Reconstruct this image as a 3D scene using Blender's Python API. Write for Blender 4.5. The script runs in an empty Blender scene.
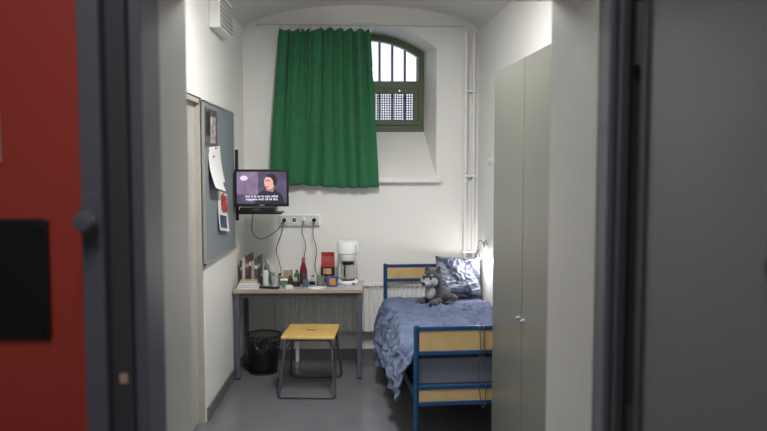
import bpy, bmesh, math, random
from math import sin, cos, pi, radians
from mathutils import Vector, Matrix, noise
random.seed(7)
S = bpy.context.scene
S.view_settings.view_transform = 'Standard'
S.view_settings.look = 'None'
S.view_settings.exposure = 0.0

# ------------------------------------------------------------ materials
def lin(c):
    return tuple(((v/255)/12.92 if v/255 <= .04045 else ((v/255+.055)/1.055)**2.4) for v in c)
MATS = {}
def mat(name, rgb, rough=.5, metal=0., var=.06, nscale=6., bump=.0, bscale=80., emit=0., coat=0., sheen=0.):
    if name in MATS: return MATS[name]
    m = bpy.data.materials.new(name); m.use_nodes = True
    nt = m.node_tree; b = nt.nodes['Principled BSDF']
    c = lin(rgb)
    tc = nt.nodes.new('ShaderNodeTexCoord')
    nz = nt.nodes.new('ShaderNodeTexNoise'); nz.inputs['Scale'].default_value = nscale; nz.inputs['Detail'].default_value = 5
    nt.links.new(tc.outputs['Object'], nz.inputs['Vector'])
    rp = nt.nodes.new('ShaderNodeValToRGB')
    rp.color_ramp.elements[0].position = .3; rp.color_ramp.elements[1].position = .7
    rp.color_ramp.elements[0].color = (*[max(0, v*(1-var)) for v in c], 1)
    rp.color_ramp.elements[1].color = (*[min(1, v*(1+var)) for v in c], 1)
    nt.links.new(nz.outputs['Fac'], rp.inputs['Fac'])
    nt.links.new(rp.outputs['Color'], b.inputs['Base Color'])
    b.inputs['Roughness'].default_value = rough
    b.inputs['Metallic'].default_value = metal
    if coat: b.inputs['Coat Weight'].default_value = coat
    if sheen: b.inputs['Sheen Weight'].default_value = sheen
    if bump:
        n2 = nt.nodes.new('ShaderNodeTexNoise'); n2.inputs['Scale'].default_value = bscale; n2.inputs['Detail'].default_value = 4
        nt.links.new(tc.outputs['Object'], n2.inputs['Vector'])
        bp = nt.nodes.new('ShaderNodeBump'); bp.inputs['Strength'].default_value = bump; bp.inputs['Distance'].default_value = .01
        nt.links.new(n2.outputs['Fac'], bp.inputs['Height']); nt.links.new(bp.outputs['Normal'], b.inputs['Normal'])
    if emit:
        nt.links.new(rp.outputs['Color'], b.inputs['Emission Color']); b.inputs['Emission Strength'].default_value = emit
    MATS[name] = m
    return m

def striped(name, a, bcol, scale, direction='X', rough=.6, distort=1.5, pos=.5, soft=.08, bump=.2, bscale=60):
    m = mat(name, a, rough, bump=bump, bscale=bscale)
    nt = m.node_tree; b = nt.nodes['Principled BSDF']
    w = nt.nodes.new('ShaderNodeTexWave'); w.bands_direction = direction
    w.inputs['Scale'].default_value = scale; w.inputs['Distortion'].default_value = distort; w.inputs['Detail'].default_value = 2
    tc = [n for n in nt.nodes if n.type == 'TEX_COORD'][0]
    nt.links.new(tc.outputs['Object'], w.inputs['Vector'])
    r = nt.nodes.new('ShaderNodeValToRGB')
    r.color_ramp.elements[0].position = pos-soft; r.color_ramp.elements[1].position = pos+soft
    r.color_ramp.elements[0].color = (*lin(a), 1); r.color_ramp.elements[1].color = (*lin(bcol), 1)
    nt.links.new(w.outputs['Fac'], r.inputs['Fac']); nt.links.new(r.outputs['Color'], b.inputs['Base Color'])
    return m

M_wall = mat('painted_plaster', (228, 227, 224), .55, var=.02, nscale=2, bump=.12, bscale=35)
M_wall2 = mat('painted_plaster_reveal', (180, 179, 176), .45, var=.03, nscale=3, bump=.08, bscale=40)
M_door1 = mat('closet_door_paint', (172, 169, 162), .45, var=.03, nscale=3)
M_ceil = mat('ceiling_plaster', (208, 207, 203), .7, var=.03, nscale=2, bump=.12, bscale=30)
M_floor = mat('floor_linoleum', (102, 105, 110), .22, var=.08, nscale=5, bump=.04, bscale=120)
M_base = mat('baseboard_grey', (100, 102, 104), .45)
M_red = mat('red_paint', (156, 54, 44), .45, var=.05, nscale=3, bump=.05)
M_frame = mat('steel_frame_grey', (86, 87, 99), .4, var=.05)
M_frame_d = mat('steel_frame_dark', (62, 58, 66), .45, var=.05)
M_leaf = mat('steel_door_grey', (94, 93, 97), .38, var=.06, nscale=3)
M_black = mat('black_plastic', (14, 14, 16), .4)
M_chrome = mat('chrome', (200, 200, 205), .22, 1.0)
M_steel = mat('steel_tube', (92, 95, 102), .35, .6)
M_green = mat('window_green', (74, 90, 64), .45)
M_white = mat('white_enamel', (228, 228, 226), .35, var=.02)
M_offw = mat('white_plastic', (236, 236, 236), .35, var=.02)
M_birch = mat('birch_wood', (206, 172, 104), .4, var=.12, nscale=14, bump=.05)
M_panel = mat('bed_panel_wood', (194, 166, 118), .45, var=.08, nscale=12)
M_blue = mat('blue_paint', (26, 66, 110), .35, var=.04)
M_tabletop = mat('table_laminate', (168, 170, 176), .3, var=.03)
M_tableedge = mat('table_edge', (160, 146, 124), .45, var=.1)
M_leg = mat('table_leg_grey', (84, 88, 98), .4)
M_curt = mat('curtain_green', (30, 100, 62), .8, var=.10, nscale=20, bump=.2, bscale=300, sheen=.15)
M_ward = mat('wardrobe_laminate', (102, 102, 96), .35, var=.03, nscale=2)
M_mesh = mat('bin_wire', (30, 31, 33), .5, .3)
M_bag = mat('bin_bag', (34, 34, 38), .3, bump=.5, bscale=25)
M_board = mat('noticeboard_felt', (124, 133, 138), .85, var=.05, nscale=30, bump=.2, bscale=200)
M_alu = mat('aluminium', (190, 192, 194), .35, .8)
M_paper = mat('paper', (232, 232, 232), .8, var=.02)
M_sock = mat('socket_grey', (196, 198, 198), .35, var=.02)

# ------------------------------------------------------------ helpers
def group(name, loc, rz=0.):
    e = bpy.data.objects.new(name, None); e.location = loc; e.rotation_euler = (0, 0, rz)
    e.empty_display_size = .1
    S.collection.objects.link(e); return e

def finish(bm, name, mats, parent=None, bevel=0., smooth=False, seg=2):
    me = bpy.data.meshes.new(name); bmesh.ops.recalc_face_normals(bm, faces=bm.faces[:])
    bm.to_mesh(me); bm.free()
    ob = bpy.data.objects.new(name, me); S.collection.objects.link(ob)
    for m in (mats if isinstance(mats, (list, tuple)) else [mats]): me.materials.append(m)
    if parent: ob.parent = parent
    if smooth:
        for p in me.polygons: p.use_smooth = True
    if bevel:
        md = ob.modifiers.new('bev', 'BEVEL'); md.width = bevel; md.segments = seg; md.limit_method = 'ANGLE'
        md.angle_limit = radians(40)
    return ob

def addbox(bm, a, b, mi=0):
    x0, y0, z0 = a; x1, y1, z1 = b
    vs = [bm.verts.new(p) for p in [(x0,y0,z0),(x1,y0,z0),(x1,y1,z0),(x0,y1,z0),(x0,y0,z1),(x1,y0,z1),(x1,y1,z1),(x0,y1,z1)]]
    for f in [(0,3,2,1),(4,5,6,7),(0,1,5,4),(1,2,6,5),(2,3,7,6),(3,0,4,7)]:
        fc = bm.faces.new([vs[i] for i in f]); fc.material_index = mi

def box(name, a, b, m, parent=None, bevel=.002, seg=2):
    bm = bmesh.new(); addbox(bm, a, b); return finish(bm, name, m, parent, bevel, seg=seg)
def boxes(name, L, mats, parent=None, bevel=.0):
    bm = bmesh.new()
    for t in L: addbox(bm, t[0], t[1], t[2] if len(t) > 2 else 0)
    return finish(bm, name, mats, parent, bevel)

def lathe(name, prof, m, parent=None, c=(0,0,0), n=32, axis='z', smooth=True, sc=(1, 1)):
    bm = bmesh.new(); rings = []
    for r, z in prof:
        ring = []
        for i in range(n):
            a = 2*pi*i/n
            p = (r*cos(a)*sc[0], r*sin(a)*sc[1], z)
            if axis == 'y': p = (p[0], p[2], p[1])
            if axis == 'x': p = (p[2], p[0], p[1])
            ring.append(bm.verts.new((c[0]+p[0], c[1]+p[1], c[2]+p[2])))
        rings.append(ring)
    for a, b in zip(rings, rings[1:]):
        for i in range(n): bm.faces.new([a[i], a[(i+1)%n], b[(i+1)%n], b[i]])
    bm.faces.new(rings[0]); bm.faces.new(rings[-1])
    ob = finish(bm, name, m, parent, 0, smooth)
    if smooth:
        md = ob.modifiers.new('es', 'EDGE_SPLIT'); md.split_angle = radians(40)
    return ob

def cyl(name, p0, p1, r, m, parent=None, n=20):
    return tube(name, [p0, p1], r, m, parent, n=n, smoothpts=False)

def tube(name, pts, r, m, parent=None, n=10, smoothpts=True, closed=False, sub=8):
    P = [Vector(p) for p in pts]
    if smoothpts and len(P) > 2:
        Q = []
        N = len(P)
        rng = range(N if closed else N-1)
        for i in rng:
            if closed: p0,p1,p2,p3 = P[(i-1)%N],P[i],P[(i+1)%N],P[(i+2)%N]
            else: p0,p1,p2,p3 = P[max(i-1,0)],P[i],P[i+1],P[min(i+2,N-1)]
            for k in range(sub):
                t = k/sub
                Q.append(.5*((2*p1)+(-p0+p2)*t+(2*p0-5*p1+4*p2-p3)*t*t+(-p0+3*p1-3*p2+p3)*t**3))
        if not closed: Q.append(P[-1])
        P = Q
    bm = bmesh.new(); rings = []; N = len(P); up = None
    for i, p in enumerate(P):
        if closed: t = (P[(i+1)%N]-P[i-1]).normalized()
        else: t = (P[min(i+1,N-1)]-P[max(i-1,0)]).normalized()
        if up is None:
            up = Vector((0,0,1)) if abs(t.z) < .9 else Vector((1,0,0))
        s = t.cross(up).normalized(); up = s.cross(t).normalized()
        rings.append([bm.verts.new(p + r*(cos(2*pi*k/n)*s + sin(2*pi*k/n)*up)) for k in range(n)])
    for i in range(N if closed else N-1):
        a, b = rings[i], rings[(i+1)%N]
        for k in range(n): bm.faces.new([a[k], a[(k+1)%n], b[(k+1)%n], b[k]])
    if not closed: bm.faces.new(rings[0]); bm.faces.new(rings[-1])
    ob = finish(bm, name, m, parent, 0, True)
    md = ob.modifiers.new('es', 'EDGE_SPLIT'); md.split_angle = radians(50)
    return ob

def roundpath(pts, r=.04, closed=False, k=5):
    P = [Vector(p) for p in pts]; out = []; N = len(P)
    for i in range(N):
        if not closed and i in (0, N-1): out.append(P[i]); continue
        a = (P[i-1]-P[i]); b = (P[(i+1)%N]-P[i]); rr = min(r, a.length*.45, b.length*.45)
        s = P[i]+a.normalized()*rr; e = P[i]+b.normalized()*rr
        for j in range(k+1):
            t = j/k; out.append((1-t)**2*s + 2*t*(1-t)*P[i] + t*t*e)
    return out

def ell(name, c, r, m, parent=None, seg=24, rot=None):
    bm = bmesh.new(); bmesh.ops.create_uvsphere(bm, u_segments=seg, v_segments=seg//2, radius=1)
    mt = Matrix.Translation(c) @ (rot.to_4x4() if rot else Matrix.Identity(4)) @ Matrix.Diagonal((*r, 1))
    bmesh.ops.transform(bm, matrix=mt, verts=bm.verts[:])
    return finish(bm, name, m, parent, 0, True)

YB = 6.35            # back wall plane
XL = -1.078          # left wall plane
SK = .073            # right wall skew
def XR(y): return .98 + SK*(YB-y)
TH = math.atan(SK)

# ------------------------------------------------------------ room shell
box('floor', (-2.6, -1.7, -.1), (2.8, 7.0, 0), M_floor, bevel=0)

def arch(xh, zb, zs, zp, n=20, cx=0.):
    pts = [(cx-xh, zb), (cx+xh, zb), (cx+xh, zs)]
    rise = zp-zs; R = (xh*xh+rise*rise)/(2*rise); zc = zp-R; a0 = math.asin(xh/R)
    for i in range(1, n):
        a = a0 - 2*a0*i/n
        pts.append((cx+R*sin(a), zc+R*cos(a)))
    pts.append((cx-xh, zs))
    return pts

def loft(bm, secs):
    rings = [[bm.verts.new((x, y, z)) for x, z in pr] for y, pr in secs]
    n = len(rings[0])
    for a, b in zip(rings, rings[1:]):
        for k in range(n): bm.faces.new([a[k], a[(k+1)%n], b[(k+1)%n], b[k]])
    bm.faces.new(rings[0]); bm.faces.new(rings[-1])

def solid_with_hole(name, rect, secs, m):
    x0, x1, z0, z1, = rect
    bm = bmesh.new()
    addbox(bm, (x0, secs[0][0], z0), (x1, secs[-1][0], z1))
    ob = finish(bm, name, m)
    c = bmesh.new(); s = list(secs)
    s = [(s[0][0]-.02, s[0][1])] + s + [(s[-1][0]+.02, s[-1][1])]
    loft(c, s)
    co = finish(c, name+'_cut', m)
    md = ob.modifiers.new('b', 'BOOLEAN'); md.operation = 'DIFFERENCE'; md.object = co; md.solver = 'EXACT'
    dg = bpy.context.evaluated_depsgraph_get()
    me = bpy.data.meshes.new_from_object(ob.evaluated_get(dg))
    ob.modifiers.clear(); ob.data = me
    bpy.data.objects.remove(co)
    return ob
wall_back = solid_with_hole('wall_back', (-1.35, 1.35, 0, 3.4),
    [(YB, arch(.61, 1.62, 2.74, 2.96)), (6.72, arch(.53, 2.035, 2.76, 2.935)), (6.95, arch(.53, 2.035, 2.76, 2.935))], M_wall)
box('trim_sill', (-.64, 6.29, 1.572), (.64, 6.36, 1.622), M_wall, bevel=.008)

boxes('wall_left', [((XL-.25, 4.77, 0), (XL, YB, 3.05)), ((XL-.25, 3.85, 2.155), (XL, 4.77, 3.05)),
                    ((XL-.25, 1.9, 0), (XL, 3.85, 3.05)), ((XL-.25, 3.85, 0), (XL-.10, 4.77, 2.155))], M_wall)
g = group('door_1', (XL-.06, 4.31, 0))
box('leaf', (-.03, -.43, .01), (.015, .43, 2.12), M_door1, g)
boxes('door_frame', [((-.03, -.458, 0), (.05, -.43, 2.15)), ((-.03, .43, 0), (.05, .458, 2.15)), ((-.03, -.458, 2.12), (.05, .458, 2.15))], M_door1, g)
lathe('handle', [(.02, 0), (.02, .01), (.009, .012), (.009, .03), (.018, .034), (.018, .044)], M_chrome, g, (.015, -.37, 1.02), axis='x')

bm = bmesh.new()
v = [bm.verts.new(p) for p in [(XR(YB),YB,0),(XR(1.9),1.9,0),(XR(1.9)+.25,1.9,0),(XR(YB)+.25,YB,0),
                               (XR(YB),YB,3.05),(XR(1.9),1.9,3.05),(XR(1.9)+.25,1.9,3.05),(XR(YB)+.25,YB,3.05)]]
for f in [(0,3,2,1),(4,5,6,7),(0,1,5,4),(1,2,6,5),(2,3,7,6),(3,0,4,7)]: bm.faces.new([v[i] for i in f])
finish(bm, 'wall_right', M_wall)

# vaulted ceiling
bm = bmesh.new(); lo = []; hi = []
ys = [1.9, 3, 4, 5, YB]
NT = 28
for y in ys:
    xa, xb = XL-.02, XR(y)+.02
    r1, r2 = [], []
    for i in range(NT+1):
        t = i/NT; x = xa+(xb-xa)*t; z = 2.86 + .27*math.sqrt(max(0, 1-(2*t-1)**2*.96)) - .02
        r1.append(bm.verts.new((x, y, z))); r2.append(bm.verts.new((x, y, 3.3)))
    lo.append(r1); hi.append(r2)
for j in range(len(ys)-1):
    for i in range(NT):
        bm.faces.new([lo[j][i], lo[j][i+1], lo[j+1][i+1], lo[j+1][i]])
        bm.faces.new([hi[j][i], hi[j+1][i], hi[j+1][i+1], hi[j][i+1]])
ceil = finish(bm, 'ceiling', M_ceil, smooth=True)

# front wall of the cell, with doorway
DL, DR, DH = -.468, .483, 2.135
boxes('wall_front', [((-2.6, 1.5, 0), (DL, 1.9, 3.3)), ((DR, 1.5, 0), (2.8, 1.9, 3.3)), ((DL, 1.5, DH), (DR, 1.9, 3.3))], M_wall2)
boxes('wall_corridor_left', [((-2.6, 1.44, 0), (-.56, 1.5, 3.0))], M_red)
box('wall_corridor_right', (.56, 1.46, 0), (2.8, 1.5, 3.0), M_wall2, bevel=0)
box('wall_corridor_back', (-2.6, -1.8, 0), (2.8, -1.7, 3.0), M_wall2, bevel=0)
box('wall_corridor_end_left', (-2.7, -1.7, 0), (-2.6, 1.5, 3.0), M_wall2, bevel=0)
box('wall_corridor_end_right', (2.8, -1.7, 0), (2.9, 1.5, 3.0), M_wall2, bevel=0)
box('ceiling_corridor', (-2.7, -1.8, 3.0), (2.9, 1.5, 3.1), M_ceil, bevel=0)

# steel door frame (stepped)
g = group('trim_door_frame', (0, 1.5, 0))
boxes('jamb_left', [((-.562, -.075, 0), (-.546, .0, 2.25), 0), ((-.549, -.11, 0), (-.508, .0, 2.25), 0), ((-.508, -.08, 0), (-.468, 0, 2.2), 1), ((-.468, -.06, 0), (-.443, .07, 2.16), 0)], [M_frame, M_frame_d], g, .004)
boxes('jamb_right', [((.483, -.06, 0), (.497, .01, 2.2), 0), ((.497, -.09, 0), (.515, 0, 2.25), 1), ((.515, -.05, 0), (.56, 0, 2.25), 1)], [M_frame, M_frame_d], g, .003)
boxes('head', [((-.565, -.11, 2.2), (.56, 0, 2.27), 0), ((-.47, -.06, 2.15), (.49, 0, 2.21), 1)], [M_frame, M_frame_d], g, .004)
lathe('strike_knob', [(.0, -.03), (.016, -.028), (.021, -.015), (.021, .0), (.012, .004), (.012, .03)], M_frame, g, (-.528, -.135, 1.6), axis='y')
box('strike_plate', (-.547, -.114, 1.55), (-.510, -.108, 1.65), M_frame, g)
box('label', (-.492, -.084, 1.272), (-.476, -.079, 1.292), mat('label_tan', (176, 148, 128), .6), g)

g = group('lock_plate', (-.69, 1.44, 1.48))
box('plate', (-.08, -.012, -.12), (.060, 0, .12), M_black, g, .004)
for i, (x, z) in enumerate([(-.06, .1), (.045, .1), (-.06, -.1), (.045, -.1)]):
    lathe('screw_%d' % i, [(.006, -.004), (.007, 0)], M_black, g, (x, -.012, z), axis='y', n=12)
g = group('notice_sign', (-.742, 1.44, 1.76))
box('sign', (-.1, -.008, -.05), (.022, 0, .05), M_wall2, g)

# open steel cell door leaf, swung out into the corridor
g = group('door_2', (.535, 1.40, 0), radians(8))
box('leaf', (-.005, -.95, .01), (.045, 0, 2.12), M_leaf, g, .004)
boxes('edge_strip', [((-.012, -.035, .01), (-.005, -.012, 2.12))], M_frame_d, g, .002)
for i, z in enumerate((.25, 1.1, 1.9)):
    cyl('hinge_%d' % i, (.0, .012, z), (.0, .012, z+.12), .012, M_frame_d, g)
box('lock_case', (-.02, -.9, 1.4), (-.005, -.78, 1.66), M_leaf, g, .004)
lathe('lock_knob', [(.02, -.04), (.024, -.035), (.024, -.02), (.012, -.015), (.012, 0)], M_black, g, (-.004, -.44, 1.562), axis='x')
ell('rivet', (-.006, -.40, 1.56), (.006, .008, .008), M_chrome, g)

# baseboards
box('baseboard_left', (XL, 4.77, 0), (XL+.012, YB, .09), M_base)
box('baseboard_back', (XL, YB-.012, 0), (XR(YB), YB, .09), M_base)
bm = bmesh.new()
pts = [(XR(4.25)-.012, 4.25), (XR(4.25), 4.25), (XR(YB), YB), (XR(YB)-.012, YB)]
a = [bm.verts.new((x, y, 0)) for x, y in pts]; b = [bm.verts.new((x, y, .09)) for x, y in pts]
bm.faces.new(a); bm.faces.new(b)
for i in range(4): bm.faces.new([a[i], a[(i+1)%4], b[(i+1)%4], b[i]])
finish(bm, 'baseboard_right', M_base)

# ------------------------------------------------------------ window
def ring(name, y0, y1, o, i, m, parent):
    bm = bmesh.new()
    R = [[bm.verts.new((x, y, z)) for x, z in pr] for y, pr in ((y0, o), (y0, i), (y1, i), (y1, o))]
    n = len(o)
    for q in range(4):
        A, B = R[q], R[(q+1)%4]
        for k in range(n): bm.faces.new([A[k], A[(k+1)%n], B[(k+1)%n], B[k]])
    return finish(bm, name, m, parent, .003)
g = group('window_1', (0, 6.75, 0))
ring('outer_frame', -.03, .05, arch(.528, 2.037, 2.76, 2.933), arch(.475, 2.095, 2.72, 2.875), M_green, g)
box('transom', (-.48, -.035, 2.43), (.48, .04, 2.50), M_green, g)
box('mullion', (-.035, -.03, 2.09), (.035, .04, 2.87), M_green, g)
for sx, nm in ((-1, 'l'), (1, 'r')):
    xa, xb = sorted((sx*.035, sx*.475))
    boxes('casement_'+nm, [((xa, -.045, 2.095), (xb, -.005, 2.14)), ((xa, -.045, 2.385), (xb, -.005, 2.432)),
          ((xa, -.045, 2.14), (xa+.045, -.005, 2.385)), ((xb-.045, -.045, 2.14), (xb, -.005, 2.385))], M_green, g, .003)
lathe('latch', [(.012, 0), (.012, -.02), (.008, -.03)], M_chrome, g, (.30, -.045, 2.41), axis='y')
mg = bpy.data.materials.new('window_glass'); mg.use_nodes = True
nt = mg.node_tree; nt.nodes.clear()
o = nt.nodes.new('ShaderNodeOutputMaterial'); mx = nt.nodes.new('ShaderNodeMixShader'); tr = nt.nodes.new('ShaderNodeBsdfTransparent'); gl = nt.nodes.new('ShaderNodeBsdfGlossy')
tr.inputs[0].default_value = (.95, .96, .97, 1)
gl.inputs['Roughness'].default_value = .02; mx.inputs[0].default_value = .05
nt.links.new(tr.outputs[0], mx.inputs[1]); nt.links.new(gl.outputs[0], mx.inputs[2]); nt.links.new(mx.outputs[0], o.inputs[0])
bm = bmesh.new(); bm.faces.new([bm.verts.new((x, .01, z)) for x, z in arch(.5, 2.06, 2.74, 2.9)])
finish(bm, 'glass', mg, g)
g = group('window_bars', (0, 6.9, 0))
M_bar = mat('iron_bar', (120, 126, 136), .5)
for i in range(9):
    x = -.48+.12*i
    cyl('bar_%d' % i, (x, 0, 2.03), (x, 0, 2.94), .012, M_bar, g, 10)
bm = bmesh.new()
for i in range(46):
    x = -.52 + i*.0228; addbox(bm, (x, .03, 2.03), (x+.009, .036, 2.46))
for i in range(20):
    z = 2.04+i*.0228; addbox(bm, (-.53, .036, z), (.53, .042, z+.009))
finish(bm, 'mesh_screen', M_bar, g)

# ------------------------------------------------------------ curtain and rod
g = group('curtain_rod', (0, 6.265, 2.925))
cyl('rod', (-.95, 0, 0), (.83, 0, -.01), .005, M_alu, g, 10)
for i, x in enumerate((-.93, -.3, .35, .81)):
    cyl('bracket_%d' % i, (x, 0, 0), (x, YB-6.265, 0), .006, M_offw, g, 8)
bm = bmesh.new(); NU, NV = 300, 40; gr = []
for j in range(NV+1):
    t = j/NV; row = []
    for i in range(NU+1):
        s = i/NU
        xl = -.745 - .095*t**.8; xr = .03 + .065*t**.9
        x = xl+(xr-xl)*s
        ph = s*2*pi*7.5 + 2.2*sin(s*7+1.0) + .5*sin(t*2.4+s*11)
        a = (.018+.009*sin(s*17+t))
        y = a*sin(ph)*(1-.15*t) + .010*(1-t)**1.5*sin(s*2*pi*19+1) + .003*sin(s*60+t*6)
        x += .012*cos(ph)
        ztop = 2.885 + .012*cos(s*2*pi*9) - .02*abs(s-.5)
        zb = 1.54 + .012*sin(s*6) + .004*sin(ph)
        if s < .12: ztop += .01*(1-s/.12)
        row.append(bm.verts.new((x, y, (ztop+(zb-ztop)*t) - 2.2)))
    gr.append(row)
for j in range(NV):
    for i in range(NU): bm.faces.new([gr[j][i], gr[j][i+1], gr[j+1][i+1], gr[j+1][i]])
g = group('window_curtain', (0, 6.255, 2.2))
cu = finish(bm, 'cloth', M_curt, g, 0, True)
md = cu.modifiers.new('s', 'SOLIDIFY'); md.thickness = .003
for i in range(10):
    x = -.735+i*.085
    tube('ring_%d' % i, [(x, .010+.012*cos(a), .722+.018*sin(a)-.012) for a in [k*pi/3 for k in range(6)]], .0025, M_alu, g, n=6, closed=True, sub=3)
    box('clip_%d' % i, (x-.006, -.006, .665), (x+.006, .006, .70), M_alu, g, 0)

# ------------------------------------------------------------ pipes
g = group('heating_pipes', (0, 6.32, 0))
cyl('riser_1', (.865, 0, 0), (.865, 0, 2.88), .017, M_white, g)
cyl('riser_2', (.935, .0, 0), (.935, .0, 2.86), .013, M_white, g)
for i, z in enumerate((.95, 1.62, 2.36)):
    box('clamp_%d' % i, (.84, -.02, z), (.955, .029, z+.02), M_white, g)

# ------------------------------------------------------------ radiator
g = group('radiator', (-.13, 6.265, 0))
bm = bmesh.new(); W = .66; n = 264; fr = []
for i in range(n+1):
    x = -W+2*W*i/n; y = -.032 - .016*max(-.6, min(.6, sin(i/n*2*pi*33)))
    fr.append((bm.verts.new((x, y, .27)), bm.verts.new((x, y, .675)), bm.verts.new((x, .045, .675)), bm.verts.new((x, .045, .27))))
for a, b in zip(fr, fr[1:]):
    for k in range(4): bm.faces.new([a[k], a[(k+1)%4], b[(k+1)%4], b[k]])
bm.faces.new(fr[0]); bm.faces.new(fr[-1])
finish(bm, 'panel', M_white, g)
boxes('top_grille', [((-W, -.05, .672), (W, -.04, .69)), ((-W, .04, .672), (W, .05, .69))] + [((-W+k*.03, -.045, .674), (-W+k*.03+.012, .045, .688)) for k in range(44)], M_white, g)
boxes('side_caps', [((-W-.006, -.05, .27), (-W, .05, .69)), ((W, -.05, .27), (W+.006, .05, .69))], M_white, g)
boxes('feet', [((-.5, -.01, 0), (-.47, .02, .28)), ((.47, -.01, 0), (.5, .02, .28))], M_white, g)
lathe('valve', [(.018, 0), (.02, .02), (.02, .05), (.014, .055)], M_offw, g, (W+.006, 0, .6), axis='x')

# ------------------------------------------------------------ table
TX0, TX1, TY0, TY1, TZ = -1.072, -.034, 5.70, 6.195, .73
g = group('table', ((TX0+TX1)/2, (TY0+TY1)/2, 0))
hx, hy = (TX1-TX0)/2, (TY1-TY0)/2
box('top', (-hx+.004, -hy+.004, TZ-.026), (hx-.004, hy-.004, TZ), M_tabletop, g)
boxes('edging', [((-hx, -hy, TZ-.026), (hx, -hy+.004, TZ-.001)), ((-hx, hy-.004, TZ-.026), (hx, hy, TZ-.001)),
                 ((-hx, -hy, TZ-.026), (-hx+.004, hy, TZ-.001)), ((hx-.004, -hy, TZ-.026), (hx, hy, TZ-.001))], M_tableedge, g, .001)
L = []
for sx in (-1, 1):
    for sy in (-1, 1):
        cx, cy = sx*(hx-.03), sy*(hy-.035); L.append(((cx-.019, cy-.019, .006), (cx+.019, cy+.019, TZ-.026)))
boxes('legs', L, M_leg, g, .004)
boxes('apron', [((-hx+.05, -hy+.03, TZ-.066), (hx-.05, -hy+.05, TZ-.026)), ((-hx+.05, hy-.05, TZ-.066), (hx-.05, hy-.03, TZ-.026)),
                ((-hx+.035, -hy+.05, TZ-.066), (-hx+.055, hy-.05, TZ-.026)), ((hx-.055, -hy+.05, TZ-.066), (hx-.035, hy-.05, TZ-.026))], M_leg, g, .002)
boxes('glides', [((a[0]-.001, a[1]-.001, 0), (b[0]+.001, b[1]+.001, .012)) for a, b in L], M_black, g, .002)

# ------------------------------------------------------------ stool
g = group('stool', (-.43, 5.49, 0), radians(-3))
seat = box('seat', (-.20, -.225, .432), (.20, .225, .455), M_birch, g, .008)
for sy, nm in ((-1, 'front'), (1, 'back')):
    yb, yt = sy*.27, sy*.175
    tube('leg_loop_'+nm, roundpath([(-.17, yt, .421), (-.21, yb, .012), (.21, yb, .012), (.17, yt, .421)], .045, closed=True), .011, M_steel, g, smoothpts=False, closed=True)
tube('brace_l', [(-.178, -.19, .32), (-.178, .19, .32)], .008, M_steel, g)
tube('brace_r', [(.178, -.19, .32), (.178, .19, .32)], .008, M_steel, g)
box('seat_slot', (-.035, -.012, .4553), (.035, .012, .4558), M_black, g, 0)

# ------------------------------------------------------------ waste bin
g = group('waste_bin', (-.865, 5.94, 0))
bm = bmesh.new(); n = 44
def br(z): return .112+.034*z/.32
for k in range(n):
    for sgn in (1, -1):
        prev = None
        for j in range(9):
            z = .01+.31*j/8; a = 2*pi*k/n + sgn*j*.09
            r = br(z); w = .012
            p = [bm.verts.new((r*cos(a-w), r*sin(a-w), z)), bm.verts.new((r*cos(a+w), r*sin(a+w), z))]
            if prev: bm.faces.new([prev[0], prev[1], p[1], p[0]])
            prev = p
wm = finish(bm, 'wire_mesh', M_mesh, g); md = wm.modifiers.new('s', 'SOLIDIFY'); md.thickness = .0015
tube('rim', [(br(.32)*cos(a), br(.32)*sin(a), .32) for a in [2*pi*k/16 for k in range(16)]], .006, M_mesh, g, closed=True, n=8, sub=3)
tube('foot_ring', [(br(.0)*cos(a), br(.0)*sin(a), .006) for a in [2*pi*k/16 for k in range(16)]], .006, M_mesh, g, closed=True, n=8, sub=3)
lathe('base', [(.105, .004), (.105, .012)], M_mesh, g)
bm = bmesh.new(); prev = None
for z, r in [(.014, .06), (.02, .09), (.06, .10), (.12, .104), (.18, .112), (.24, .112), (.23, .07), (.21, .01)]:
    rr = [bm.verts.new(((r+.008*sin(k*1.9+z*40))*cos(2*pi*k/40), (r+.008*sin(k*1.9+z*40))*sin(2*pi*k/40), z+.02*sin(k*.8)*(z > .1))) for k in range(40)]
    if prev:
        for k in range(40): bm.faces.new([prev[k], prev[(k+1)%40], rr[(k+1)%40], rr[k]])
    prev = rr
bm.faces.new(prev)
finish(bm, 'bag', M_bag, g, 0, True)

# ------------------------------------------------------------ bed
g = group('bed', (.14, 6.165, 0), TH)
BW, BL = .82, 1.90
def bed_end(nm, y, top, zs, panels):
    r = .017
    for i, x in enumerate((r, BW-r)):
        cyl(nm+'_post_%d' % i, (x, y, 0), (x, y, top), r, M_blue, g)
        ell(nm+'_post_cap_%d' % i, (x, y, top), (r, r, r*.7), M_blue, g)
    for i, z in enumerate(zs):
        box(nm+'_rail_%d' % i, (.02, y-.013, z-.013), (BW-.02, y+.013, z+.013), M_blue, g, .004)
    for i, (a, b) in enumerate(panels):
        box(nm+'_panel_%d' % i, (.034, y-.008, a), (BW-.034, y+.008, b), M_panel, g)
bed_end('head', 0, .868, (.858, .735, .36), [(.748, .845)])
bed_end('foot', -BL, .748, (.735, .585, .375, .275), [(.598, .722), (.288, .362)])
boxes('side_rails', [((.0, -BL+.01, .30), (.025, -.01, .37)), ((BW-.025, -BL+.01, .30), (BW, -.01, .37))], M_blue, g, .003)
boxes('slats', [((.02, -.12-.12*k, .34), (BW-.02, -.06-.12*k, .355)) for k in range(15)], M_panel, g)
box('mattress', (.03, -BL+.04, .358), (BW-.03, -.03, .545), mat('mattress_cover', (116, 122, 138), .85, bump=.2), g, .03)

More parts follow.
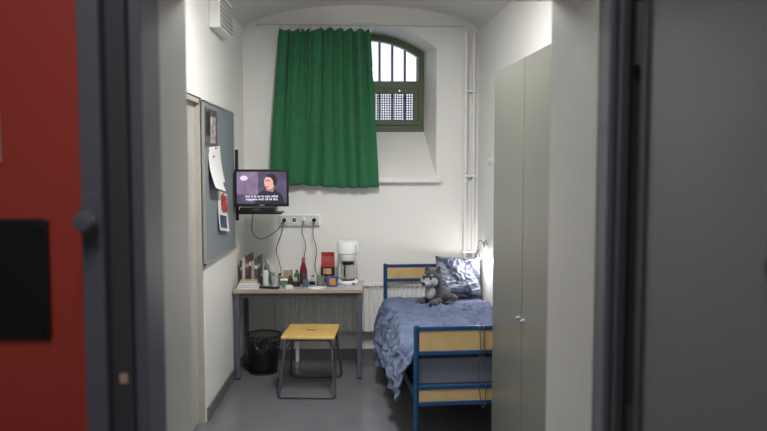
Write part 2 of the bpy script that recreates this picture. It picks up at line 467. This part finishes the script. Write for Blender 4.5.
M_duvet = striped('duvet_cotton', (94, 105, 134), (102, 113, 141), 2.2, 'DIAGONAL', .85, 9., .55, .4, .5, 14)
bm = bmesh.new(); NU, NV = 280, 190; gr = []
y0, y1 = -.06, -BL+.03
Ltop = .80; hang = .34
for j in range(NU+1):
    u = j/NU; y = y0+(y1-y0)*u; row = []
    hg = hang + .05*sin(u*5+.5) - .03*sin(u*13)
    for i in range(NV+1):
        s = i/NV*(Ltop+hg)
        n0 = noise.noise(Vector((s*2.2, y*2.2, 8.7)))
        wx = .15*noise.noise(Vector((s*3, y*3, 2.))); wy = .15*noise.noise(Vector((s*3, y*3, 12.)))
        n2 = 1-abs(noise.noise(Vector(((s+wx)*5+y*4, (y+wy)*5-s*4, 5.2))))*2
        n3 = 1-abs(noise.noise(Vector(((s+wx)*11-y*6, (y+wy)*9+s*5, 9.2))))*2
        n4 = 1-abs(noise.noise(Vector(((s+wx)*20+y*3, (y+wy)*24, 1.2))))*2
        d = .034*n0 + .026*max(0, n2)**3 + .018*max(0, n3)**3 + .008*max(0, n4)**2
        if u < .2: d = d*.25
        if s < Ltop-.06:
            x = BW-.01-s; z = .585+max(-.02, d)
            q = (x, y, z)
        elif s < Ltop+.05:
            a = (s-(Ltop-.06))/.11*pi/2
            x = .05-.07*sin(a)-.0; z = .585-.07*(1-cos(a))
            q = (x - max(0, d)*sin(a), y, z+max(-.02, d)*cos(a))
        else:
            t = s-(Ltop+.05); k = min(1, t/.15)
            x = -.02-.018*k - max(0, d+.02)*.9 - .020*k*(1+sin(y*19+2*sin(y*5)))
            z = .515 - t*.97
            q = (x, y+.01*sin(t*20), z)
        row.append(bm.verts.new(q))
    gr.append(row)
for j in range(NU):
    for i in range(NV): bm.faces.new([gr[j][i], gr[j][i+1], gr[j+1][i+1], gr[j+1][i]])
g = group('duvet', (.14, 6.165, 0), TH)
dv = finish(bm, 'cover', M_duvet, g, 0, True)
md = dv.modifiers.new('s', 'SOLIDIFY'); md.thickness = .012; md.offset = -1

def pillow(name, w, h, t, m, loc, rot, seed=1.):
    bm = bmesh.new(); N = 56; V = {}
    for side in (1, -1):
        for i in range(N+1):
            for j in range(N+1):
                u = -1+2*i/N; v = -1+2*j/N
                if side == -1 and (i in (0, N) or j in (0, N)): V[(side, i, j)] = V[(1, i, j)]; continue
                k = ((1-u**4)*(1-v**4))**.5
                pu = u*(1-.06*(1-v*v)*abs(u)**3); pv = v*(1-.06*(1-u*u)*abs(v)**3)
                nn = noise.fractal(Vector((u*2+seed, v*2, side*3)), 1, 2, 4)*.35
                nr = (1-abs(noise.noise(Vector((u*4+v*2+seed, v*3-u, 3.))))*2)
                nn += .30*max(0, nr)**3
                V[(side, i, j)] = bm.verts.new((pu*w/2, side*t/2*k*(1+nn), pv*h/2))
    for side in (1, -1):
        for i in range(N):
            for j in range(N):
                bm.faces.new([V[(side, i, j)], V[(side, i+1, j)], V[(side, i+1, j+1)], V[(side, i, j+1)]])
    ob = finish(bm, name, m, None, 0, True); ob.location = loc; ob.rotation_euler = rot
    return ob
M_pil = striped('pillow_satin', (140, 146, 164), (72, 78, 100), 3.0, 'DIAGONAL', .36, 5., .62, .2)
pillow('pillow', .40, .33, .14, M_pil, (.775, 6.065, .785), (radians(-22), radians(4), TH))

# plush husky
g = group('plush_husky', (.545, 5.80, .600), radians(-34))
g.scale = (1.18, 1.18, 1.18)
M_pg = mat('plush_grey', (64, 66, 74), .95, var=.5, nscale=30, bump=.8, bscale=150, sheen=.2)
M_pw = mat('plush_white', (164, 166, 172), .95, var=.15, nscale=40, bump=.8, bscale=150, sheen=.2)
def blob(name, parts, m, vox=.006):
    bm = bmesh.new()
    for c, r in parts:
        t = bmesh.new(); bmesh.ops.create_uvsphere(t, u_segments=20, v_segments=12, radius=1)
        bmesh.ops.transform(t, matrix=Matrix.Translation(c) @ Matrix.Diagonal((*r, 1)), verts=t.verts[:])
        me = bpy.data.meshes.new('t'); t.to_mesh(me); t.free(); bm.from_mesh(me); bpy.data.meshes.remove(me)
    ob = finish(bm, name, m, g, 0, True)
    md = ob.modifiers.new('r', 'REMESH'); md.mode = 'VOXEL'; md.voxel_size = vox; md.use_smooth_shade = True
    md = ob.modifiers.new('sm', 'SMOOTH'); md.iterations = 6
    return ob
blob('body', [((.01, .05, .055), (.085, .09, .06)), ((0, .01, .08), (.07, .07, .08)), ((0, -.01, .13), (.05, .05, .06)),
              ((0, -.03, .175), (.075, .065, .062)), ((-.07, .09, .03), (.03, .05, .03))], M_pg)
blob('face_mask', [((0, -.075, .16), (.042, .04, .032)), ((-.035, -.07, .163), (.030, .030, .032)), ((.035, -.07, .163), (.030, .030, .032)),
                   ((0, -.055, .085), (.040, .035, .055)), ((0, -.110, .148), (.028, .040, .022))], M_pw)
blob('front_legs', [((-.05, -.05, .026), (.026, .07, .024)), ((-.05, -.11, .022), (.03, .035, .022)), ((.05, -.05, .026), (.026, .07, .024)), ((.05, -.11, .022), (.03, .035, .022))], M_pg)
for sx in (-1, 1):
    bm = bmesh.new(); bmesh.ops.create_cone(bm, cap_ends=True, segments=14, radius1=.028, radius2=.006, depth=.050)
    bmesh.ops.transform(bm, matrix=Matrix.Translation((sx*.045, -.02, .24)) @ Matrix.Rotation(sx*.3, 4, 'Y') @ Matrix.Diagonal((1, .5, 1, 1)), verts=bm.verts[:])
    finish(bm, 'ear_%s' % ('l' if sx < 0 else 'r'), M_pg, g, .004, True)
    ell('eye_%s' % ('l' if sx < 0 else 'r'), (sx*.027, -.098, .186), (.009, .007, .010), M_black, g, 12)
    ell('brow_%s' % ('l' if sx < 0 else 'r'), (sx*.03, -.086, .207), (.012, .008, .006), M_pw, g, 12)
ell('nose', (0, -.150, .157), (.014, .010, .011), M_black, g, 12)
ell('forehead_stripe', (0, -.078, .205), (.010, .02, .025), M_pg, g, 12)
tube('tail', [(.05, .11, .04), (.10, .11, .035), (.12, .06, .03)], .02, M_pg, g)

# reading lamp on right wall
g = group('reading_lamp', (XR(6.0), 6.0, 1.06), 0)
lathe('wall_base', [(.035, 0), (.035, -.02), (.02, -.03)], M_chrome, g, (-.0, 0, 0), axis='x')
tube('gooseneck', [(-.025, 0, 0), (-.05, -.01, .035), (-.075, -.04, .03), (-.085, -.06, -.01), (-.08, -.065, -.04)], .005, M_chrome, g)
sh = lathe('shade', [(.014, 0), (.018, -.02), (.036, -.07), (.034, -.07), (.016, -.022)], M_chrome, g, (-.08, -.065, -.035))
ell('bulb', (-.08, -.065, -.100), (.020, .020, .026), mat('bulb_glow', (255, 248, 236), .4, emit=20, var=0), g, 16)
ld = bpy.data.lights.new('reading_lamp_bulb', 'POINT'); ld.energy = 3.6; ld.color = (1, .98, .95); ld.shadow_soft_size = .02
lo_ = bpy.data.objects.new('bulb_light', ld); S.collection.objects.link(lo_); lo_.parent = g; lo_.location = (-.08, -.065, -.145)

g = group('light_switch', (XR(5.9), 5.9, 1.77), TH)
box('plate', (-.008, -.04, -.04), (0, .04, .04), M_sock, g)
box('rocker', (-.012, -.018, -.02), (-.006, .018, .02), M_offw, g)

# ------------------------------------------------------------ wardrobe
WX, WY, WL, WD, WH = .741, 4.2, 1.32, .385, 2.255
g = group('wardrobe', (WX, WY, 0), TH)
boxes('carcass', [((.02, -WL, .0), (WD, 0, WH))], M_ward, g, .002)
sm = WL/2-.06
box('door_a', (0, -sm+.003, .06), (.02, -.002, WH-.005), M_ward, g, .002)
box('door_b', (0, -WL+.002, .06), (.02, -sm-.003, WH-.005), M_ward, g, .002)
boxes('door_gap', [((.012, -sm-.003, .06), (.0205, -sm+.003, WH-.005))], M_black, g)
for i, y in enumerate((-sm+.05, -sm-.03)):
    lathe('lock_%d' % i, [(.011, 0), (.011, -.006), (.007, -.014), (.007, -.02)], M_chrome, g, (0, y, .93), axis='x', n=16)

# ------------------------------------------------------------ noticeboard (left wall)
g = group('notice_board', (XL, 5.285, 1.60))
box('felt', (0, -.53, -.535), (.012, .53, .535), M_board, g)
boxes('frame', [((0, -.54, -.545), (.018, .54, -.53)), ((0, -.54, .53), (.018, .54, .545)), ((0, -.54, -.545), (.018, -.527, .545)), ((0, .527, -.545), (.018, .54, .545))], M_alu, g, .002)
def sheet(name, yc, zc, w, h, m, tilt=0., off=.014, curl=.0, parent=None):
    bm = bmesh.new(); n = 8; rows = []
    for j in range(n+1):
        t = j/n; z = h/2-h*t
        rows.append([bm.verts.new((off+curl*t*t, y*cos(tilt)-z*sin(tilt)+yc, y*sin(tilt)+z*cos(tilt)+zc)) for y in (-w/2, w/2)])
    for a, b in zip(rows, rows[1:]): bm.faces.new([a[0], a[1], b[1], b[0]])
    ob = finish(bm, name, m, parent); md = ob.modifiers.new('s', 'SOLIDIFY'); md.thickness = .001
    return ob
def patch(name, rgb): return mat(name, rgb, .6, var=.6, nscale=25)
sheet('photo_poster', -.30, .37, .40, .26, patch('poster_dark', (90, 84, 96)), parent=g)
sheet('poster_figure', -.26, .36, .16, .18, patch('poster_light', (180, 166, 162)), off=.016, parent=g)
sheet('poster_dark_print', -.40, .40, .12, .16, patch('poster_black', (36, 36, 46)), off=.016, parent=g)  # dark printed area of the poster picture
sheet('calendar_back', -.20, .12, .36, .26, M_paper, .05, .015, .03, g)
sheet('calendar_page', -.26, .07, .34, .24, M_paper, -.1, .018, .05, g)
sheet('magazine_cut', .02, -.22, .34, .28, M_paper, -.12, .015, .02, g)
sheet('magazine_red', .06, -.16, .20, .12, patch('mag_red', (180, 60, 62)), -.12, .02, .01, g)
sheet('magazine_dark', -.02, -.29, .22, .09, patch('mag_blue', (60, 66, 90)), -.12, .030, .008, g)
for i, (y, z) in enumerate(((-.30, .49), (-.2, .24), (-.28, .18), (.02, -.09))):
    ell('pin_%d' % i, (.022, y, z), (.006, .007, .007), mat('pin_red', (200, 40, 40), .4), g, 10)

g = group('wall_vent', (XL, 5.25, 2.78))
box('housing', (0, -.24, -.12), (.075, .24, .13), M_white, g, .006)
boxes('louvres', [((.074, -.21, -.10+.03*k), (.082, .21, -.085+.03*k)) for k in range(7)], mat('vent_grey', (170, 170, 168), .5), g, .001)

# ------------------------------------------------------------ television
g = group('television', (-.838, 5.76, 1.54), radians(5))
boxes('cabinet', [((-.21, 0, -.135), (.21, .035, .148)), ((-.14, .035, -.10), (.14, .07, .10))], M_black, g, .006)
boxes('bezel', [((-.213, -.012, -.146), (.213, .002, -.122)), ((-.213, -.012, .132), (.213, .002, .15)), ((-.213, -.012, -.146), (-.196, .002, .15)), ((.196, -.012, -.146), (.213, .002, .15))], M_black, g, .003)
def em(name, rgb, st=1., var=.15, ns=12):
    m = mat(name, rgb, .3, var=var, nscale=ns, emit=st); return m
sw, shh = .197, .133
box('screen', (-sw, -.004, -.123), (sw, .0, shh), em('scr_bg', (70, 62, 86), .9, .5, 7), g, 0)
def flat(name, pts, y, m):
    bm = bmesh.new(); bm.faces.new([bm.verts.new((x, y, z)) for x, z in pts]); return finish(bm, name, m, g)
def oval(cx, cz, rx, rz, n=20, rot=0):
    return [(cx+rx*cos(2*pi*k/n)*cos(rot)-rz*sin(2*pi*k/n)*sin(rot), cz+rx*cos(2*pi*k/n)*sin(rot)+rz*sin(2*pi*k/n)*cos(rot)) for k in range(n)]
flat('picture_wall', [(-.197, -.05), (-.03, -.05), (-.03, .133), (-.197, .133)], -.0045, em('scr_wall', (112, 96, 122), .9, .3))
flat('picture_lamp', oval(-.14, .08, .03, .02), -.0048, em('scr_l', (190, 180, 200), .9))
flat('picture_coat', [(-.06, -.122), (-.03, -.04), (.03, -.005), (.10, -.01), (.16, -.05), (.18, -.122)], -.005, em('scr_coat', (34, 34, 52), .9))
flat('picture_neck', [(.03, -.02), (.09, -.03), (.10, .03), (.04, .03)], -.0053, em('scr_neck', (150, 104, 104), .9))
flat('picture_face', oval(.058, .045, .040, .055), -.0056, em('scr_face', (196, 146, 138), .9))
flat('picture_hair', [(.03, .095), (.06, .118), (.10, .112), (.122, .07), (.112, .02), (.092, .02), (.088, .06), (.07, .085), (.045, .088)], -.0059, em('scr_hair', (42, 30, 34), .9))
flat('picture_brow', [(.030, .060), (.062, .064), (.062, .057), (.030, .054)], -.0061, em('scr_hair', (42, 30, 34), .9))
flat('picture_mouth', [(.028, .012), (.056, .014), (.05, .007), (.03, .006)], -.0061, em('scr_mouth', (130, 60, 66), .9))
for i, (tx, z) in enumerate((('but it is up to you what', -.072), ('happens with all of this', -.096))):
    cv = bpy.data.curves.new('t', 'FONT'); cv.body = tx; cv.size = .027; cv.align_x = 'CENTER'
    t = bpy.data.objects.new('t', cv); S.collection.objects.link(t)
    me = bpy.data.meshes.new_from_object(t.evaluated_get(bpy.context.evaluated_depsgraph_get())); bpy.data.objects.remove(t)
    t = bpy.data.objects.new('subtitle_%d' % i, me); S.collection.objects.link(t); t.parent = g
    t.location = (0, -.0066, z); t.rotation_euler = (pi/2, 0, 0); me.materials.clear(); me.materials.append(em('scr_txt', (235, 235, 235), 1., 0))
box('brand_strip', (-.02, -.0135, -.138), (.02, -.012, -.132), M_alu, g, 0)
g = group('tv_wall_mount', (XL, 5.94, 1.56))
box('rail', (0, -.02, -.29), (.022, .02, .29), M_black, g)
box('wall_plate', (0, -.045, -.06), (.03, .045, .06), M_black, g)
tube('arm', [(.03, 0, 0), (.12, .02, 0), (.22, -.06, 0), (.235, -.112, 0)], .012, M_black, g)
boxes('tray', [((.06, -.24, -.225), (.40, -.02, -.212)), ((.0, -.03, -.225), (.07, .02, -.205))], M_black, g, .002)
g = group('set_top_box', (-.86, 5.80, 1.348))
box('case', (-.15, -.08, 0), (.13, .08, .04), M_black, g, .004)
box('display', (-.05, -.082, .012), (.02, -.079, .028), mat('display_grey', (60, 64, 70), .2), g, 0)

# ------------------------------------------------------------ sockets + cables
g = group('socket_strip', (-.595, YB, 1.245))
box('box', (-.18, -.035, -.05), (.18, 0, .05), M_offw, g, .006)
for i in range(4):
    x = -.13+.087*i
    box('surround_%d' % i, (x-.04, -.042, -.04), (x+.04, -.03, .04), M_sock, g, .004)
    lathe('socket_%d' % i, [(.030, -.044), (.030, -.04)], M_offw, g, (x, 0, 0), axis='y')
    lathe('socket_well_%d' % i, [(.020, -.0455), (.020, -.043)], mat('socket_shadow', (110, 110, 110), .5), g, (x, 0, 0), axis='y')
    if i in (0, 2, 3):
        lathe('plug_%d' % i, [(.018, -.044), (.018, -.066), (.011, -.076)], M_black if i != 2 else M_offw, g, (x, 0, -.0), axis='y', n=16)
g = group('power_cables', (0, 0, 0))
tube('cable_a', [(-.725, 6.27, 1.24), (-.74, 6.26, 1.15), (-.79, 6.26, 1.0), (-.77, 6.25, .9), (-.745, 6.22, .80), (-.76, 6.16, .736)], .0035, M_black, g, 6)
tube('cable_b', [(-.551, 6.27, 1.24), (-.565, 6.25, 1.15), (-.535, 6.25, 1.02), (-.555, 6.24, .88), (-.53, 6.17, .75), (-.50, 6.10, .736)], .0035, M_black, g, 6)
tube('cable_c', [(-.464, 6.27, 1.24), (-.47, 6.25, 1.12), (-.44, 6.26, .98), (-.455, 6.24, .85), (-.42, 6.18, .75), (-.41, 6.13, .736)], .0035, M_black, g, 6)
tube('cable_tv', [(-.725, 6.27, 1.26), (-.78, 6.22, 1.16), (-.90, 6.1, 1.10), (-.95, 5.95, 1.18), (-.93, 5.89, 1.33)], .0035, M_black, g, 6)

# ------------------------------------------------------------ table-top objects
T = TZ
g = group('coffee_maker', (-.165, 6.04, T), radians(6))
lathe('base', [(.080, 0), (.090, .006), (.090, .024), (.082, .032)], M_offw, g, (0, -.015, 0), sc=(1, 1.12))
box('tower', (-.075, .035, .028), (.075, .10, .29), M_offw, g, .028, 5)
lathe('head', [(.070, .245), (.088, .26), (.092, .33), (.084, .352), (.060, .362)], M_offw, g, (0, -.005, 0), sc=(1, 1.1))
lathe('basket', [(.050, .195), (.062, .21), (.068, .25)], M_offw, g, (0, -.035, 0))
lathe('hotplate', [(.06, .032), (.06, .038)], M_black, g, (0, -.035, 0))
box('water_gauge', (.055, -.093, .265), (.065, -.085, .33), M_sock, g, .002)
mgl = bpy.data.materials.new('carafe_glass'); mgl.use_nodes = True
b = mgl.node_tree.nodes['Principled BSDF']; b.inputs['Base Color'].default_value = (.55, .54, .53, 1); b.inputs['Roughness'].default_value = .05; b.inputs['Alpha'].default_value = .45
lathe('carafe', [(.045, .038), (.058, .045), (.066, .09), (.060, .14), (.047, .170), (.049, .185)], mgl, g, (0, -.035, 0))
lathe('carafe_band', [(.0495, .165), (.052, .184), (.03, .19)], M_black, g, (0, -.035, 0))
tube('carafe_handle', [(-.03, -.085, .165), (-.035, -.125, .16), (-.035, -.13, .11), (-.03, -.1, .075)], .007, M_black, g)
box('switch', (.03, -.119, .010), (.05, -.108, .022), mat('switch_red', (170, 30, 30), .4), g, .001)
g = group('coffee_bag', (-.335, 6.12, T), radians(-5))
bm = bmesh.new()
pr = [(-.055, -.03, 0), (.055, -.03, 0), (.055, .03, 0), (-.055, .03, 0)]
lv = [(0, 1, 1), (.02, 1.04, 1.1), (.13, 1.03, 1.1), (.18, 1, .7), (.22, 1.02, .15), (.255, 1.02, .08)]
rs = [[bm.verts.new((x*a, y*b_, z)) for x, y, _ in pr] for z, a, b_ in lv]
for a, b_ in zip(rs, rs[1:]):
    for k in range(4): bm.faces.new([a[k], a[(k+1)%4], b_[(k+1)%4], b_[k]])
bm.faces.new(rs[0]); bm.faces.new(rs[-1])
for f in bm.faces:
    if max(v.co.z for v in f.verts) < .14: f.material_index = 1
finish(bm, 'pouch', [mat('coffee_red', (150, 34, 34), .3, var=.4, nscale=20), mat('coffee_black', (44, 22, 22), .3)], g, .004)
box('label', (-.035, -.0345, .07), (.035, -.0325, .12), mat('label_gold', (190, 150, 110), .5, var=.4, nscale=40), g, 0)
g = group('ketchup_bottle', (-.535, 6.02, T))
lathe('body', [(.026, 0), (.031, .006), (.031, .11), (.024, .145), (.014, .175), (.013, .19)], mat('bottle_red', (112, 26, 30), .2, var=.1), g)
lathe('label', [(.0316, .035), (.0316, .09)], mat('label_dark', (70, 50, 66), .5, var=.5, nscale=60), g)
lathe('cap', [(.016, .186), (.016, .215), (.013, .22)], mat('cap_red', (160, 70, 66), .4), g)
g = group('snack_packet', (-.285, 5.87, T), radians(-15))
box('packet', (-.045, -.02, 0), (.045, .02, .085), mat('packet_blue', (50, 80, 130), .4, var=.5, nscale=25), g, .006)
box('label', (-.02, -.0215, .015), (.035, -.0205, .07), mat('packet_orange', (200, 136, 76), .5, var=.3, nscale=40), g, 0)
g = group('drinking_mug', (-.385, 5.92, T))
lathe('cup', [(.028, 0), (.032, .004), (.036, .08), (.033, .08), (.029, .01), (.002, .008)], mat('mug_grey', (120, 124, 120), .3), g)
tube('handle', [(.034, 0, .065), (.050, 0, .06), (.050, 0, .025), (.032, 0, .018)], .004, mat('mug_grey', (0,0,0)), g)
g = group('books', (-.985, 6.02, T))
cols = [(70, 62, 64), (186, 180, 172), (100, 56, 54), (58, 70, 88), (170, 162, 150), (96, 84, 72), (56, 60, 64)]
x = -.07
for i, c in enumerate(cols):
    w = .018+.006*(i % 3); h = .20+.02*((i*5) % 4)
    boxes('book_%d' % i, [((x, -.065, 0), (x+w, .075, h), 0), ((x+.002, -.067, .004), (x+w-.002, .06, h+.001), 0)], mat('cover_%d' % i, c, .5, var=.25, nscale=30), g, .001)
    box('spine_band_%d' % i, (x+.001, -.0685, h*.62), (x+w-.001, -.067, h*.75), M_sock if i % 2 else M_tableedge, g, 0)
    x += w+.001
g = group('book_stack', (-.96, 5.81, T), radians(4))
z = 0
for i, (w, d, h, c) in enumerate([(.18, .13, .018, (130, 84, 76)), (.17, .12, .014, (196, 192, 184)), (.15, .12, .02, (70, 76, 88)), (.14, .10, .012, (176, 166, 136))]):
    boxes('volume_%d' % i, [((-w/2, -d/2, z), (w/2, d/2, z+.002)), ((-w/2, -d/2, z+h-.002), (w/2, d/2, z+h)), ((-w/2, -d/2, z), (-w/2+.003, d/2, z+h))], mat('vol_%d' % i, c, .5, var=.15, nscale=20), g)
    box('pages_%d' % i, (-w/2+.003, -d/2+.003, z+.002), (w/2-.003, d/2-.003, z+h-.002), M_paper, g, 0)
    z += h
def bottle(name, loc, h, r, c, cap):
    g = group(name, loc)
    lathe('body', [(r*.9, 0), (r, .004), (r, h*.7), (r*.5, h*.82), (r*.45, h*.86)], mat(name+str(c), c, .35), g, n=20)
    lathe('cap', [(r*.55, h*.84), (r*.55, h), (r*.5, h)], mat('cap'+str(cap), cap, .4), g, n=20)
bottle('lotion_bottle', (-.835, 5.90, T), .16, .024, (206, 208, 204), (60, 110, 96))
bottle('lotion_bottle', (-.80, 6.03, T), .12, .024, (90, 130, 100), (210, 210, 210))
bottle('lotion_bottle', (-.845, 6.09, T), .20, .020, (130, 140, 150), (200, 200, 204))
bottle('spice_jar', (-.735, 6.04, T), .085, .022, (150, 120, 84), (40, 40, 40))
bottle('spice_jar', (-.645, 6.00, T), .07, .022, (84, 66, 56), (140, 50, 50))
bottle('spice_jar', (-.60, 5.97, T), .075, .020, (190, 184, 160), (56, 110, 76))
bottle('spice_jar', (-.46, 6.06, T), .06, .020, (200, 200, 196), (50, 70, 120))
bottle('spice_jar', (-.595, 6.07, T), .11, .022, (60, 100, 74), (120, 40, 40))
bottle('spice_jar', (-.87, 5.96, T), .09, .018, (110, 70, 60), (220, 220, 216))
def cup(name, loc, r, h, c):
    g = group(name, loc)
    lathe('cup', [(r*.75, 0), (r*.8, .003), (r, h), (r*.92, h), (r*.74, .008), (.002, .007)], mat(name+str(c), c, .3), g, n=24)
cup('plastic_cup', (-.76, 5.91, T), .030, .075, (176, 178, 180))
cup('plastic_cup', (-.505, 5.86, T), .028, .06, (90, 96, 110))
g = group('sugar_carton', (-.675, 6.09, T), radians(-8))
box('carton', (-.035, -.025, 0), (.035, .025, .11), mat('sugar_paper', (170, 160, 140), .6, var=.3, nscale=30), g, .003)
box('folded_top', (-.028, -.008, .11), (.028, .008, .122), M_paper, g, .002)
g = group('tobacco_box', (-.69, 5.94, T), radians(12))
box('carton', (-.03, -.02, 0), (.03, .02, .05), mat('carton_green', (96, 116, 96), .5, var=.3, nscale=30), g, .002)
box('lid', (-.031, -.021, .04), (.031, .021, .053), M_paper, g, .002)
g = group('paper_note', (-.40, 5.78, T+.001), radians(14))
bm = bmesh.new(); rows = [[bm.verts.new((x, y, .004*(1+sin(x*40+y*20)))) for x in (-.07, -.035, 0, .035, .07)] for y in (-.05, 0, .05)]
for a, b_ in zip(rows, rows[1:]):
    for k in range(4): bm.faces.new([a[k], a[k+1], b_[k+1], b_[k]])
pn = finish(bm, 'sheet', M_paper, g); md = pn.modifiers.new('s', 'SOLIDIFY'); md.thickness = .001
g = group('remote_control', (-.79, 5.78, T), radians(75))
box('body', (-.022, -.085, 0), (.022, .085, .018), M_black, g, .005)
boxes('buttons', [((-.015+.012*a, -.06+.018*b_, .018), (-.007+.012*a, -.05+.018*b_, .0205)) for a in range(3) for b_ in range(7)], M_alu, g)
g = group('cigarette_pack', (-.64, 5.80, T), radians(20))
box('pack', (-.03, -.045, 0), (.03, .045, .023), mat('pack_white', (204, 200, 194), .5, var=.1), g, .002)
box('flap', (-.0305, .018, -.0), (.0305, .0455, .0235), mat('pack_flap', (60, 76, 110), .5), g, .002)
g = group('cooking_tin', (-.585, 5.895, T))
lathe('tin', [(.033, 0), (.035, .002), (.035, .035), (.032, .035), (.031, .006), (.002, .006)], mat('tin_dark', (60, 62, 56), .35, .5), g)
g = group('phone_charger', (-.46, 5.985, T), radians(0))
box('brick', (-.025, -.02, 0), (.025, .02, .025), M_black, g, .004)
tube('lead', [(.02, -.015, .01), (.02, -.035, .006), (.0, -.04, .004), (-.02, -.03, .004)], .0025, M_black, g, 6)

# cord hanging off the foot rail
g = group('hanging_cord', (.14, 6.165, 0), TH)
tube('strap', [(.40, -BL-.022, .735), (.405, -BL-.026, .60), (.395, -BL-.024, .45), (.41, -BL-.028, .28), (.43, -BL-.024, .25), (.44, -BL-.024, .35), (.43, -BL-.024, .55), (.425, -BL-.022, .74)], .003, M_steel, g, 8)
tube('hook', [(.40, -BL-.022, .735), (.405, -BL, .756), (.42, -BL, .758), (.425, -BL-.022, .74)], .003, M_steel, g, 8)

# ------------------------------------------------------------ lights
g = group('ceiling_light', (-.0, 3.7, 3.02))
box('housing', (-.09, -.62, 0), (.09, .62, .05), M_white, g, .005)
box('diffuser', (-.075, -.6, -.03), (.075, .6, 0), mat('diffuser', (255, 252, 246), .5, var=0, emit=2.5), g, .01)
def area(name, loc, rot, sx, sy, e, c):
    l = bpy.data.lights.new(name, 'AREA'); l.shape = 'RECTANGLE'; l.size = sx; l.size_y = sy; l.energy = e; l.color = c
    o = bpy.data.objects.new(name, l); o.location = loc; o.rotation_euler = rot; S.collection.objects.link(o); return o
area('cell_lamp', (0, 3.7, 2.98), (0, 0, 0), .2, 1.25, 80, (1, .985, .955))
area('corridor_lamp', (-.3, -.1, 2.95), (0, 0, 0), .3, 1.6, 27, (1, .97, .95))

w = bpy.data.worlds.new('World'); S.world = w; w.use_nodes = True
nt = w.node_tree; bg = nt.nodes['Background']
tc = nt.nodes.new('ShaderNodeTexCoord'); nz = nt.nodes.new('ShaderNodeTexNoise'); nz.inputs['Scale'].default_value = 1.5
rp = nt.nodes.new('ShaderNodeValToRGB'); rp.color_ramp.elements[0].color = (.66, .70, .84, 1); rp.color_ramp.elements[1].color = (.86, .88, .98, 1)
nt.links.new(tc.outputs['Generated'], nz.inputs['Vector']); nt.links.new(nz.outputs['Fac'], rp.inputs['Fac']); nt.links.new(rp.outputs['Color'], bg.inputs['Color'])
bg.inputs['Strength'].default_value = 1.5

# ------------------------------------------------------------ camera
cd = bpy.data.cameras.new('camera'); cam = bpy.data.objects.new('camera', cd); S.collection.objects.link(cam)
cam.location = (0, 0, 1.70); cam.rotation_euler = (radians(90-3.77), 0, radians(-1.31))
cd.sensor_width = 36; cd.lens = 36*720/767; cd.clip_start = .05
cd.dof.use_dof = True; cd.dof.focus_distance = 5.9; cd.dof.aperture_fstop = 2.6
S.camera = cam
